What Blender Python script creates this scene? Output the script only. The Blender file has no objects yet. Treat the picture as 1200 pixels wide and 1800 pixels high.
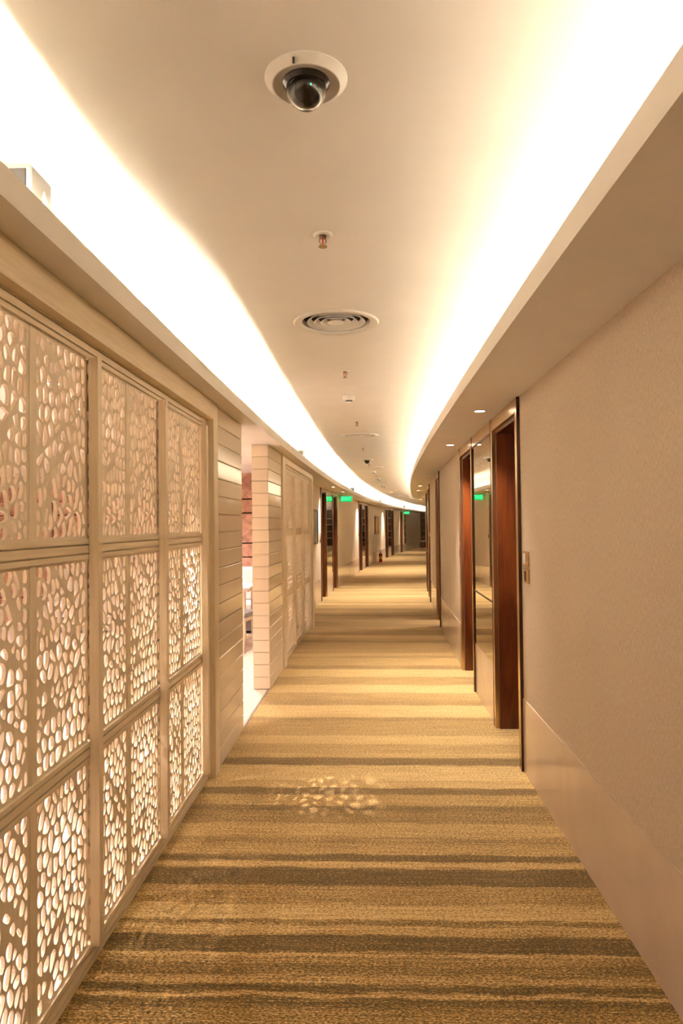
import bpy, bmesh, math, random
from mathutils import Vector, Matrix
random.seed(7)
PI = math.pi
scene = bpy.context.scene
COL = scene.collection

# ------------------------------------------------------------------ camera, world, exposure
CAM_H = 1.55
cd = bpy.data.cameras.new('camera'); cam = bpy.data.objects.new('camera', cd); COL.objects.link(cam)
cd.sensor_fit = 'VERTICAL'; cd.sensor_height = 36.0; cd.lens = 24.0; cd.clip_start = 0.02; cd.clip_end = 200
yaw, pitch, roll = 0.02015, 0.01877, 0.01042
F = Vector((-math.sin(yaw)*math.cos(pitch), math.cos(yaw)*math.cos(pitch), math.sin(pitch)))
Rt = Vector((math.cos(yaw), math.sin(yaw), 0)); U = Rt.cross(F)
CR = Rt*math.cos(roll) - U*math.sin(roll); CU = Rt*math.sin(roll) + U*math.cos(roll)
m = Matrix((CR, CU, -F)).transposed().to_4x4(); m.translation = (0, 0, CAM_H)
cam.matrix_world = m
scene.camera = cam
w = bpy.data.worlds.new('world'); scene.world = w; w.use_nodes = True
w.node_tree.nodes['Background'].inputs[0].default_value = (1, .82, .62, 1)
w.node_tree.nodes['Background'].inputs[1].default_value = 0.02
vs = scene.view_settings
vs.view_transform = 'Standard'; vs.look = 'None'; vs.gamma = 1.0; vs.use_curve_mapping = False
vs.exposure = 1.5
scene.cycles.use_light_tree = False
scene.cycles.diffuse_bounces = 4; scene.cycles.glossy_bounces = 3; scene.cycles.max_bounces = 8; scene.cycles.caustics_reflective = False; scene.cycles.caustics_refractive = False
COVE_L, COVE_R, DOWN_W, LOUNGE_W = 110.0, 5.2, 82.0, 64.0
WARM = (1.0, .88, .70); DOWNC = (1.0, .87, .79); LOUNGEC = (1.0, .86, .85)

# ------------------------------------------------------------------ corridor coordinates: s along, t across (right +), z up
RAD = 188.87
def P(s, t, z=0.0):
    a = s/RAD
    return Vector((RAD-(RAD-t)*math.cos(a), (RAD-t)*math.sin(a), z))
def frame(s, t, z=0.0, flip=False):     # X along the corridor, Y to the left (flip: X backwards, Y to the right)
    return Matrix.Translation(P(s, t, z)) @ Matrix.Rotation(PI/2 - s/RAD + (PI if flip else 0), 4, 'Z')
TR, TL = .991, -1.217                   # right wall, left wall
ZR, ZL, ZC = 2.35, 2.323, 2.67          # soffits and ceiling
FR, FL = .613, -.819                    # faces of the cove lips
S0, S1 = -4.0, 51.0

# ------------------------------------------------------------------ mesh builder
class MB:
    def __init__(self): self.v = []; self.f = []; self.uv = []
    def add(self, vs, fs, uvs=None):
        b = len(self.v); self.v += [Vector(x) for x in vs]; self.f += [tuple(i+b for i in q) for q in fs]
        self.uv += (uvs if uvs else [(0, 0)]*len(vs)); return self
    def box(self, x0, x1, y0, y1, z0, z1):
        c = [(x, y, z) for z in (z0, z1) for y in (y0, y1) for x in (x0, x1)]
        return self.add(c, [(0,2,3,1), (4,5,7,6), (0,1,5,4), (2,6,7,3), (0,4,6,2), (1,3,7,5)])
    def sweep(self, prof, s0, s1, step=.8, caps=True, uv=None):   # closed (t,z) loop swept along the corridor, world coordinates
        n = max(1, math.ceil((s1-s0)/step)); k = len(prof); vs = []; uvs = []
        for i in range(n+1):
            s = s0+(s1-s0)*i/n
            for t, z in prof: vs.append(P(s, t, z)); uvs.append(uv(s, t, z) if uv else (s, z))
        fs = [(i*k+j, (i+1)*k+j, (i+1)*k+(j+1) % k, i*k+(j+1) % k) for i in range(n) for j in range(k)]
        if caps: fs += [tuple(range(k)), tuple(n*k+j for j in reversed(range(k)))]
        return self.add(vs, fs, uvs)
    def sbox(self, s0, s1, t0, t1, z0, z1, step=.8, uv=None):
        return self.sweep([(t0, z0), (t1, z0), (t1, z1), (t0, z1)], s0, s1, step, True, uv)
    def prism(self, prof, axis, a0, a1):           # closed 2D loop extruded along an axis
        k = len(prof)
        def pt(p, a): return {'x': (a, p[0], p[1]), 'y': (p[0], a, p[1]), 'z': (p[0], p[1], a)}[axis]
        return self.add([pt(p, a0) for p in prof]+[pt(p, a1) for p in prof],
                        [(j, (j+1) % k, k+(j+1) % k, k+j) for j in range(k)]+[tuple(reversed(range(k))), tuple(range(k, 2*k))])
    def lathe(self, prof, n=32, c=(0, 0, 0), axis='z', close=False):   # (r,h) profile
        vs = []; k = len(prof)
        for i in range(n):
            a = 2*PI*i/n
            for r, h in prof:
                x, y = r*math.cos(a), r*math.sin(a)
                p = {'z': (x, y, h), 'x': (h, x, y), 'y': (y, h, x)}[axis]
                vs.append((p[0]+c[0], p[1]+c[1], p[2]+c[2]))
        fs = [(i*k+j, ((i+1) % n)*k+j, ((i+1) % n)*k+j+1, i*k+j+1) for i in range(n) for j in range(k-1)]
        if close: fs += [(i*k+k-1, ((i+1) % n)*k+k-1, ((i+1) % n)*k, i*k) for i in range(n)]
        return self.add(vs, fs)
    def tube(self, pts, r, n=8, r1=None):
        pts = [Vector(p) for p in pts]; vs = []; L = len(pts)
        for i, p in enumerate(pts):
            d = (pts[min(i+1, L-1)]-pts[max(i-1, 0)]).normalized()
            u = d.orthogonal().normalized() if abs(d.z) > .9 else d.cross(Vector((0, 0, 1))).normalized()
            q = d.cross(u); rr = r if r1 is None else r+(r1-r)*i/(L-1)
            for j in range(n):
                a = 2*PI*j/n; vs.append(p+u*math.cos(a)*rr+q*math.sin(a)*rr)
        fs = [(i*n+j, i*n+(j+1) % n, (i+1)*n+(j+1) % n, (i+1)*n+j) for i in range(L-1) for j in range(n)]
        fs += [tuple(reversed(range(n))), tuple((L-1)*n+j for j in range(n))]
        return self.add(vs, fs)
    def mesh(self, name, smooth=False, bevel=0, seg=1, inv=None):
        me = bpy.data.meshes.new(name)
        vv = [inv @ v for v in self.v] if inv else self.v
        me.from_pydata([tuple(v) for v in vv], [], self.f)
        l = me.uv_layers.new(name='UVMap')
        vi = [0]*len(me.loops); me.loops.foreach_get('vertex_index', vi)
        l.data.foreach_set('uv', [c for i in vi for c in self.uv[i]])
        bm = bmesh.new(); bm.from_mesh(me)
        bmesh.ops.recalc_face_normals(bm, faces=bm.faces)
        if bevel:
            es = [e for e in bm.edges if len(e.link_faces) == 2 and e.calc_face_angle(0) > .5]
            bmesh.ops.bevel(bm, geom=es, offset=bevel, segments=seg, affect='EDGES', profile=.6, clamp_overlap=True)
        bm.to_mesh(me); bm.free()
        if smooth:
            me.shade_smooth(); me.set_sharp_from_angle(angle=math.radians(38))
        return me

def link(name, me, mat, parent=None):
    if mat and not me.materials: me.materials.append(mat)
    o = bpy.data.objects.new(name, me); COL.objects.link(o)
    if parent: o.parent = parent
    return o
def obj(name, mb, mat, parent=None, smooth=False, bevel=0, seg=1, world=False):
    inv = parent_m[parent].inverted() if (world and parent) else None
    return link(name, mb.mesh(name, smooth, bevel, seg, inv), mat, parent)
parent_m = {}
def tag(o, label, cat, group=None, kind=None):
    o['label'] = label; o['category'] = cat
    if group: o['group'] = group
    if kind: o['kind'] = kind
    return o
def thing(name, label, cat, M, group=None, kind=None):
    o = bpy.data.objects.new(name, None); COL.objects.link(o); o.empty_display_size = .1
    o.matrix_world = M; parent_m[o] = M
    return tag(o, label, cat, group, kind)
def dup(root, M, label, group=None):
    r = root.copy(); COL.objects.link(r); r.matrix_world = M; parent_m[r] = M; r['label'] = label
    if group: r['group'] = group
    for ch in list(root.children):
        c = ch.copy(); COL.objects.link(c); c.parent = r
        for g in list(ch.children):
            d = g.copy(); COL.objects.link(d); d.parent = c
    return r

# ------------------------------------------------------------------ materials
def new(name):
    ma = bpy.data.materials.new(name); ma.use_nodes = True; nt = ma.node_tree
    return ma, nt, nt.nodes['Principled BSDF']
def N(nt, typ, **kw):
    n = nt.nodes.new(typ)
    for k, v in kw.items(): setattr(n, k, v)
    return n
def ramp(nt, stops, interp='LINEAR'):
    r = N(nt, 'ShaderNodeValToRGB'); e = r.color_ramp; e.interpolation = interp
    while len(e.elements) > 1: e.elements.remove(e.elements[-1])
    for i, (p, c) in enumerate(stops):
        el = e.elements[0] if i == 0 else e.elements.new(p)
        el.position = p; el.color = (c[0], c[1], c[2], 1) if not isinstance(c, (int, float)) else (c, c, c, 1)
    return r
def math_n(nt, op, a, b=None, clamp=False):
    n = N(nt, 'ShaderNodeMath', operation=op, use_clamp=clamp)
    for i, x in enumerate((a, b)):
        if x is None: continue
        if isinstance(x, (int, float)): n.inputs[i].default_value = x
        else: nt.links.new(x, n.inputs[i])
    return n.outputs[0]
def coords(nt, kind, scale=(1, 1, 1)):
    tc = N(nt, 'ShaderNodeTexCoord'); mp = N(nt, 'ShaderNodeMapping'); mp.inputs['Scale'].default_value = scale
    nt.links.new(tc.outputs[kind], mp.inputs['Vector']); return mp.outputs[0]
def noise(nt, vec, scale, detail=3, rough=.5, dist=0):
    n = N(nt, 'ShaderNodeTexNoise'); n.inputs['Scale'].default_value = scale; n.inputs['Detail'].default_value = detail
    n.inputs['Roughness'].default_value = rough; n.inputs['Distortion'].default_value = dist
    if vec is not None: nt.links.new(vec, n.inputs['Vector'])
    return n.outputs['Fac']
def pm(name, c1, c2, scale=4, stretch=(1, 1, 1), rough=.5, metal=0, bump=0, coord='Object', lo=.35, hi=.65, detail=4, coat=0, spec=.5, dist=0):
    ma, nt, b = new(name)
    v = coords(nt, coord, stretch); f = noise(nt, v, scale, detail, .55, dist)
    r = ramp(nt, [(lo, c1), (hi, c2)]); nt.links.new(f, r.inputs[0]); nt.links.new(r.outputs[0], b.inputs['Base Color'])
    b.inputs['Roughness'].default_value = rough; b.inputs['Metallic'].default_value = metal
    b.inputs['Specular IOR Level'].default_value = spec; b.inputs['Coat Weight'].default_value = coat; b.inputs['Coat Roughness'].default_value = .04
    if bump:
        bp = N(nt, 'ShaderNodeBump'); bp.inputs['Strength'].default_value = bump; bp.inputs['Distance'].default_value = .003
        nt.links.new(f, bp.inputs['Height']); nt.links.new(bp.outputs[0], b.inputs['Normal'])
    return ma
def emit(name, col, strength):
    ma, nt, b = new(name)
    b.inputs['Base Color'].default_value = (*[min(1, c) for c in col], 1)
    b.inputs['Emission Color'].default_value = (*col, 1); b.inputs['Emission Strength'].default_value = strength
    return ma

M = {}
M['paint'] = pm('ceiling_paint', (.84, .81, .77), (.87, .84, .80), 3, rough=.75, spec=.2)
M['soffit'] = pm('soffit_paint_dimmed', (.82, .77, .70), (.85, .80, .73), 3, rough=.7, spec=.2)  # ceiling paint darkened a little, as only bounced light reaches the soffit
M['marble'] = pm('beige_marble', (.74, .60, .47), (.84, .70, .56), 2.2, rough=.10, detail=6, dist=.6)
M['wood'] = pm('red_brown_veneer', (.050, .009, .0015), (.140, .033, .004), 3.0, (5, 5, .55), rough=.33, detail=6, lo=.3, hi=.72, dist=1.3)
M['bronze'] = pm('bronze_metal', (.58, .40, .22), (.68, .48, .28), 12, (1, 1, .1), rough=.26, metal=1)
M['bronze_dark'] = pm('dark_bronze', (.060, .030, .018), (.085, .042, .025), 12, rough=.4, metal=.6)
M['chrome'] = pm('satin_chrome', (.78, .76, .72), (.85, .82, .78), 20, rough=.15, metal=1)
M['limed'] = pm('limed_oak', (.78, .64, .42), (.88, .74, .53), 9, (9, 9, .6), rough=.42, detail=5, bump=.12)
M['limed_h'] = pm('limed_oak_rail', (.78, .64, .42), (.88, .74, .53), 9, (.5, .5, 9), rough=.42, detail=5, bump=.12)
M['lattice'] = pm('lattice_board', (.80, .67, .48), (.88, .75, .57), 8, (8, 8, .7), rough=.5, detail=4)
M['stone'] = pm('polished_cream_stone', (.80, .67, .49), (.86, .73, .55), 2.5, rough=.09, detail=5)
M['mirror'] = pm('tinted_mirror', (.80, .77, .66), (.81, .78, .67), 1, rough=.012, metal=1)
M['white'] = pm('white_plastic', (.80, .77, .72), (.83, .80, .75), 5, rough=.4)
M['grey'] = pm('grey_plastic', (.42, .38, .33), (.46, .42, .37), 5, rough=.45)
M['grille'] = pm('grey_grille', (.020, .019, .018), (.030, .028, .027), 400, rough=.6, detail=1)
M['speaker'] = pm('speaker_cabinet', (.40, .38, .35), (.43, .41, .38), 5, rough=.5)
M['black'] = pm('black_plastic', (.012, .011, .010), (.02, .018, .016), 6, rough=.18)
M['void'] = pm('dark_duct', (.03, .024, .018), (.04, .03, .02), 6, rough=.9)
M['brass'] = pm('sprinkler_brass', (.25, .17, .10), (.33, .24, .15), 30, rough=.3, metal=1)
M['redbulb'] = pm('red_bulb', (.6, .03, .01), (.7, .05, .02), 30, rough=.15)
M['red'] = pm('red_enamel', (.50, .02, .012), (.56, .03, .018), 8, rough=.25)
M['yellow'] = pm('yellow_label', (.75, .50, .06), (.80, .56, .09), 30, rough=.5)
M['copper'] = pm('copper_pink_stone', (.30, .115, .065), (.72, .42, .29), 5.5, rough=.6, detail=9, lo=.28, hi=.62, bump=.9, dist=.8)
M['loungewall'] = pm('lounge_plaster', (.74, .62, .54), (.78, .67, .59), 2, rough=.8)
M['loungeceil'] = pm('lounge_ceiling_paint', (.82, .74, .68), (.85, .77, .71), 2, rough=.8)
M['terrazzo'] = pm('pale_terrazzo', (.62, .47, .36), (.86, .76, .66), 46, rough=.35, detail=5, lo=.38, hi=.55)
M['upholstery'] = pm('white_upholstery', (.74, .70, .68), (.79, .75, .73), 40, rough=.8)
M['upgrey'] = pm('grey_upholstery', (.20, .18, .18), (.25, .23, .22), 40, rough=.8)
M['palewood'] = pm('pale_ash_wood', (.68, .52, .38), (.76, .60, .46), 6, (6, 6, .6), rough=.45)
M['metalstrip'] = pm('steel_threshold', (.42, .38, .36), (.5, .46, .44), 30, rough=.35, metal=.9)
M['dimwall'] = pm('dimmed_taupe_panel', (.24, .165, .10), (.30, .21, .13), 2, rough=.35, detail=5)  # dimness of the sparsely lit bend put into the colour
M['endwall'] = pm('dark_brown_gloss', (.07, .035, .02), (.10, .05, .03), 3, (4, 4, .4), rough=.2)
M['greenglass'] = pm('green_tinted_glass', (.20, .16, .06), (.22, .18, .07), 2, rough=.08, spec=.8)
M['tubeL'] = emit('cove_tube_glow_left', WARM, COVE_L)
M['tubeR'] = emit('cove_tube_glow_right', WARM, COVE_R)
M['lens'] = emit('downlight_lens_glow', (1, .86, .68), 14.0)
M['sign'] = emit('exit_sign_green', (0.0, .25, .06), 1.0)
M['signtext'] = emit('exit_sign_letters', (.06, .9, .22), 1.3)
M['led'] = emit('green_led', (0, 1, .45), 1.0)
for k_ in ('lens', 'led', 'sign'): M[k_].cycles.emission_sampling = 'NONE'

def clear_dome():
    ma, nt, b = new('clear_dome'); b.inputs['Base Color'].default_value = (.9, .88, .84, 1)
    b.inputs['Roughness'].default_value = .02; b.inputs['Transmission Weight'].default_value = 1.0; b.inputs['IOR'].default_value = 1.35
    v = coords(nt, 'Object'); f = noise(nt, v, 30); r = ramp(nt, [(.3, .02), (.7, .035)]); nt.links.new(f, r.inputs[0]); nt.links.new(r.outputs[0], b.inputs['Roughness'])
    return ma
M['dome'] = clear_dome()

def fabric():
    ma, nt, b = new('woven_wall_fabric')
    a = noise(nt, coords(nt, 'UV', (1, 7, 1)), 60, 3, .6)      # long threads along the wall
    c = noise(nt, coords(nt, 'UV', (6, 1, 1)), 42, 2, .6)      # short upright flecks
    big = noise(nt, coords(nt, 'UV', (1, 1, 1)), 1.3, 2)
    f = math_n(nt, 'ADD', math_n(nt, 'MULTIPLY', a, .55), math_n(nt, 'MULTIPLY', c, .45))
    f2 = math_n(nt, 'ADD', f, math_n(nt, 'MULTIPLY', math_n(nt, 'SUBTRACT', big, .5), .12))
    r = ramp(nt, [(.36, (.56, .46, .33)), (.52, (.69, .58, .44)), (.66, (.82, .71, .56))])
    nt.links.new(f2, r.inputs[0]); nt.links.new(r.outputs[0], b.inputs['Base Color'])
    b.inputs['Roughness'].default_value = .75; b.inputs['Specular IOR Level'].default_value = .25
    bp = N(nt, 'ShaderNodeBump'); bp.inputs['Strength'].default_value = .35; bp.inputs['Distance'].default_value = .002
    nt.links.new(f, bp.inputs['Height']); nt.links.new(bp.outputs[0], b.inputs['Normal'])
    return ma
M['fabric'] = fabric()

BANDS = [(2.10,.40),(2.15,.45),(2.21,.42),(2.235,.18),(2.262,.22),(2.272,.72),(2.285,.62),(2.295,.14),(2.32,.12),(2.335,.55),(2.365,.62),
         (2.38,.34),(2.43,.32),(2.445,.46),(2.475,.44),(2.482,.72),(2.495,.66),(2.505,.14),(2.595,.12),(2.61,.62),(2.665,.70),(2.675,.34),(2.70,.36),
         (2.715,.82),(2.80,.74),(2.83,.50),(2.955,.52),(2.97,.12)]
BANDS2 = [(2.97,.12),(3.10,.13),(3.12,.70),(3.165,.72),(3.18,.18),(3.225,.18),(3.245,.60),(3.34,.52),(3.36,.40),(3.41,.44),(3.43,.60),(3.56,.58),
          (3.585,.36),(3.72,.34),(3.745,.20),(3.79,.24),(3.81,.50),(3.94,.50),(3.96,.16),(4.045,.18),(4.06,.66),(4.16,.58),(4.18,.74),(4.42,.66),(4.44,.18),(4.56,.22),(4.58,.62),(4.66,.66)]
BANDS3 = [(4.66,.55),(4.84,.52),(4.87,.70),(5.03,.72),(5.06,.50),(5.42,.46),(5.45,.36),(5.51,.38),(5.54,.69),(5.88,.68),(5.90,.38),(6.06,.42),(6.1,.48),(6.31,.50),(6.34,.72),
          (6.62,.70),(6.65,.48),(6.97,.46),(7.0,.69),(7.34,.70),(7.37,.34),(7.53,.38),(7.56,.58),(7.95,.56),(8.0,.40)]
def carpet():
    ma, nt, b = new('striped_carpet')
    tc = N(nt, 'ShaderNodeTexCoord'); sep = N(nt, 'ShaderNodeSeparateXYZ'); nt.links.new(tc.outputs['UV'], sep.inputs[0])
    t, s = sep.outputs[0], sep.outputs[1]
    d1 = noise(nt, coords(nt, 'UV', (1.2, 8, 1)), 3.0, 5, .75)
    sw = math_n(nt, 'ADD', s, math_n(nt, 'MULTIPLY', math_n(nt, 'SUBTRACT', d1, .5), .10))
    def br(B):
        lo, hi = B[0][0], B[-1][0]
        r = ramp(nt, [((p-lo)/(hi-lo), c) for p, c in B])
        nt.links.new(math_n(nt, 'DIVIDE', math_n(nt, 'SUBTRACT', sw, lo), hi-lo, True), r.inputs[0]); return r.outputs[0]
    def mix(f, a, c):
        n = N(nt, 'ShaderNodeMix', data_type='FLOAT'); nt.links.new(f, n.inputs[0])
        nt.links.new(a, n.inputs[2]); nt.links.new(c, n.inputs[3]); return n.outputs[0]
    far = noise(nt, coords(nt, 'UV', (.05, 1, 1)), 2.6, 5, .62)
    farr = ramp(nt, [(.36, .22), (.46, .44), (.52, .52), (.60, .70)]); nt.links.new(far, farr.inputs[0])
    a = mix(math_n(nt, 'GREATER_THAN', sw, 2.97), br(BANDS), br(BANDS2))
    a = mix(math_n(nt, 'GREATER_THAN', sw, 4.66), a, br(BANDS3))
    isfar = math_n(nt, 'MAXIMUM', math_n(nt, 'GREATER_THAN', sw, 8.0), math_n(nt, 'LESS_THAN', sw, 2.1))
    a = mix(isfar, a, farr.outputs[0])
    streak = noise(nt, coords(nt, 'UV', (.8, 40, 1)), 3.2, 5, .72)
    speck = noise(nt, coords(nt, 'UV', (1, 1.8, 1)), 95, 2, .8)
    speck2 = noise(nt, coords(nt, 'UV', (1, 3.4, 1)), 60, 3, .7)
    v = math_n(nt, 'ADD', a, math_n(nt, 'MULTIPLY', math_n(nt, 'SUBTRACT', streak, .5), 1.5))
    v = math_n(nt, 'ADD', v, math_n(nt, 'MULTIPLY', math_n(nt, 'SUBTRACT', speck, .5), 2.7))
    v = math_n(nt, 'ADD', v, math_n(nt, 'MULTIPLY', math_n(nt, 'SUBTRACT', speck2, .5), 1.8), True)
    pal = ramp(nt, [(0, (.075, .052, .018)), (.22, (.150, .100, .034)), (.45, (.335, .195, .050)), (.66, (.52, .335, .110)), (.95, (.80, .61, .28))])
    nt.links.new(v, pal.inputs[0]); nt.links.new(pal.outputs[0], b.inputs['Base Color'])
    b.inputs['Roughness'].default_value = .9; b.inputs['Specular IOR Level'].default_value = .15
    b.inputs['Sheen Weight'].default_value = .6; b.inputs['Sheen Roughness'].default_value = .4; b.inputs['Sheen Tint'].default_value = (1, .85, .65, 1)
    bp = N(nt, 'ShaderNodeBump'); bp.inputs['Strength'].default_value = .5; bp.inputs['Distance'].default_value = .004
    nt.links.new(speck, bp.inputs['Height']); nt.links.new(bp.outputs[0], b.inputs['Normal'])
    return ma
M['carpet'] = carpet()

# ------------------------------------------------------------------ structure
def struct(o, label, cat): return tag(o, label, cat, None, 'structure')
TH = -.945                                # threshold between carpet and lounge floor
fb = MB()
def uvts(s, t, z): return (t, s)
fb.sbox(S0, 5.17, -.968, TR+.6, -.06, 0, .5, uvts)
fb.sbox(5.17, 6.44, TH, TR+.6, -.06, 0, .5, uvts)
fb.sbox(6.44, 10.3, -.968, TR+.6, -.06, 0, .5, uvts)
fb.sbox(10.3, S1+.1, TL-.5, TR+.6, -.06, 0, .8, uvts)
struct(obj('floor', fb, M['carpet']), 'golden brown carpet with irregular stripes running across the corridor', 'carpet')
struct(obj('trim_1', MB().sbox(5.17, 6.44, TH-.014, TH+.004, -.05, .004), M['metalstrip']), 'thin steel strip where carpet meets the pale stone floor', 'threshold')
lf_ = MB().sbox(-1.2, 10.45, -6.2, -.968, -.06, 0).sbox(5.17, 6.44, -.968, TH-.014, -.06, 0)
struct(obj('floor', lf_, M['terrazzo']), 'pale speckled stone floor of the lounge beyond the pillars', 'floor')

# ceiling with coves
CBL, CBR = -1.035, .985
ceil = thing('ceiling', 'cream plaster ceiling with a glowing cove along each side', 'ceiling', frame(0, 0, ZC), None, 'structure')
obj('ceiling_slab', MB().sbox(S0, S1, CBL-.3, CBR+.4, ZC, ZC+.08), M['paint'], ceil, world=True)
lb, rb = MB(), MB()
lb.sweep([(FL, ZL), (FL, 2.403), (FL-.018, 2.403), (FL-.018, ZL+.02), (CBL, ZL+.02), (CBL, ZC+.02), (CBL-.04, ZC+.02), (CBL-.04, ZL+.02), (TL-.1, ZL+.02), (TL-.1, ZL)], S0, S1, .6)
rb.sweep([(FR, ZR), (TR+.1, ZR), (TR+.1, ZR+.02), (CBR+.04, ZR+.02), (CBR+.04, ZC+.02), (CBR, ZC+.02), (CBR, ZR+.02), (FR+.018, ZR+.02), (FR+.018, 2.437), (FR, 2.437)], S0, S1, .6)
obj('soffit', lb, M['soffit'], ceil, world=True); obj('soffit', rb, M['soffit'], ceil, world=True)

def tube_strip(name, tf, z, r, mat, label):
    mb = MB(); n = 46
    ss = [S0+.1+(S1-S0-.2)*i/n for i in range(n+1)]+[1.6, 2.0, 2.4, 2.8, 3.2, 3.6]
    mb.tube([P(q, tf(q), z) for q in sorted(ss)], r, 5)
    o = obj(name, mb, mat); tag(o, label, 'light tube'); return o
def tl(q):
    k = min(1, max(0, (q-1.9)/1.5)); return -.853-.032*k*k*(3-2*k)
tube_strip('cove_light_tube', tl, 2.349, .0045, M['tubeL'], 'warm glowing light tube hidden in the left ceiling cove')
tube_strip('cove_light_tube', lambda q: .76, 2.402, .028, M['tubeR'], 'warm glowing light tube hidden in the right ceiling cove')

# door layout: (opening start, opening end)
RD = [(4.405, 5.24), (6.44, 7.31), (10.44, 11.15), (13.78, 14.66), (15.91, 16.74), (22.4, 23.28), (24.4, 25.28)]
RM_ = [(5.24, 6.44), (14.66, 15.91), (23.28, 24.4)]
LD = [(13.89, 14.68), (15.98, 16.78), (22.36, 23.14), (24.2, 25.05), (31.2, 32.05), (33.35, 34.2), (37.05, 37.85)]
LM_ = [(14.68, 15.98), (23.14, 24.2), (32.05, 33.35)]
FW = .068
def solid(spans, a, b):                   # complement of the spans in [a, b]
    out = []; c = a
    for x0, x1 in sorted(spans):
        if x0 > c: out.append((c, x0))
        c = max(c, x1)
    if c < b: out.append((c, b))
    return out
def side_walls(tag_side, t0, sgn, doors, a, b, ztop, label):
    ds = [(x0-FW, x1+FW) for x0, x1 in doors]
    segs = solid(ds, a, b)
    wb = MB()
    for x0, x1 in segs: wb.sbox(x0, x1, t0, t0+sgn*.14, 0, ztop, .8)
    o = obj('wall_'+tag_side, wb, M['fabric']); struct(o, label, 'wall')
    bb = thing('baseboard_'+tag_side, 'tall polished beige marble skirting along the '+tag_side+' wall', 'skirting', frame((a+b)/2, t0), None, 'structure')
    for x0, x1 in segs:
        k = max(1, round((x1-x0)/3.2)); L = (x1-x0)/k
        for i in range(k): obj('marble_slab', MB().sbox(x0+i*L+.0006, x0+(i+1)*L-.0006, t0-sgn*.006, t0+sgn*.02, 0, .455, .8), M['marble'], bb, world=True)
side_walls('right', TR, 1, RD, S0, S1, ZR+.01, 'right corridor wall in woven beige fabric with door openings')
side_walls('left', TL, -1, LD, 10.34, 38.6, ZL+.01, 'curving left corridor wall in woven beige fabric past the screens')
# panelled stretch at the bend, weak light there put into its dark colour
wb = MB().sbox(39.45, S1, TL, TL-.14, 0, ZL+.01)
struct(obj('wall_far', wb, M['dimwall']), 'panelled wall around the far bend, its weak light put into a dark taupe colour', 'wall')
struct(obj('baseboard_far', MB().sbox(38.6, S1, TL+.006, TL-.02, 0, .455), M['marble']), 'pale stone skirting below the dark panelled wall', 'skirting')
gp = thing('glass_panel', 'narrow olive green glass panel beside the far exit sign', 'panel', frame(39.02, TL, 0))
obj('pane', MB().sbox(38.61, 39.44, TL-.002, TL-.06, .455, ZL), M['greenglass'], gp, world=True)
obj('edge_strip', MB().sbox(38.6, 38.62, TL+.004, TL-.06, .455, ZL), M['bronze'], gp, world=True)
obj('edge_strip', MB().sbox(39.43, 39.45, TL+.004, TL-.06, .455, ZL), M['bronze'], gp, world=True)
ew = thing('wall_end', 'dark glossy brown panelled wall closing the far end', 'wall', frame(S1, 0), None, 'structure')
obj('backing', MB().sbox(S1-.02, S1+.1, TL-.3, TR+.3, 0, ZC+.05), M['endwall'], ew, world=True)
for z in (.55, 1.05, 1.55, 2.0): obj('light_line_strip', MB().sbox(S1-.08, S1-.02, TL, TR, z, z+.03), M['stone'], ew, world=True)  # pale strips stand in for lines of reflected light
struct(obj('wall_light_stop', MB().sbox(S0-.1, S0, TL-.3, TR+.3, 0, ZC+.05), M['fabric']), 'added fabric wall behind the viewer, closing the corridor against stray light', 'wall')  # unseen wall added so that no light leaks in from behind
struct(obj('wall_near', MB().sbox(S0, -.92, -.93, -1.1, 0, ZL+.01), M['fabric']), 'plain fabric wall before the first lattice screen', 'wall')

# lounge shell
struct(obj('wall_lounge_side', MB().sbox(-1.2, 10.5, -6.2, -6.35, 0, 2.6), M['loungewall']), 'pale plaster wall at the back of the lounge', 'wall')
struct(obj('wall_lounge_near', MB().sbox(-1.3, -1.2, -6.2, -1.1, 0, 2.6), M['loungewall']), 'pale plaster wall at the near end of the lounge', 'wall')
struct(obj('ceiling', MB().sbox(-1.3, 10.5, -6.35, TL-.1, 2.36, 2.44), M['loungeceil']), 'pale pink ceiling of the lounge', 'ceiling')
sw = thing('wall_lounge_stone', 'rough copper pink stone block wall at the end of the lounge', 'wall', frame(10.4, -3.6), None, 'structure')
obj('backing', MB().sbox(10.44, 10.56, -6.3, -1.1, 0, 2.5), M['void'], sw, world=True)
TE = TL-.16
zs = [0, .46, 1.07, 1.285, 1.75, 1.965, 2.37]
for i in range(len(zs)-1):
    t = -6.2+random.uniform(-.5, 0)
    while t < TE-.02:
        t1 = min(t+random.uniform(1.1, 1.9), TE)
        if TE-t1 < .35: t1 = TE
        if t < -2.2 < t1 and t1 < TE: t1 = TE
        dz0, dz1 = random.uniform(-.012, .012), random.uniform(-.012, .012); q = random.uniform(0, .03)
        mb = MB(); g = .007
        c = [(max(t, -6.2)+g, zs[i]+g), (t1-g, zs[i]+g), (t1-g, zs[i+1]-g+(dz1 if i < 5 else 0)), (max(t, -6.2)+g, zs[i+1]-g+(dz0 if i < 5 else 0))]
        vs_ = [P(10.38-q, a, b) for a, b in c]+[P(10.45, a, b) for a, b in c]
        mb.add(vs_, [(0, 1, 2, 3), (7, 6, 5, 4), (0, 4, 5, 1), (1, 5, 6, 2), (2, 6, 7, 3), (3, 7, 4, 0)])
        obj('stone_block', mb, M['copper'], sw, world=True, bevel=.008)
        t = t1
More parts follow.
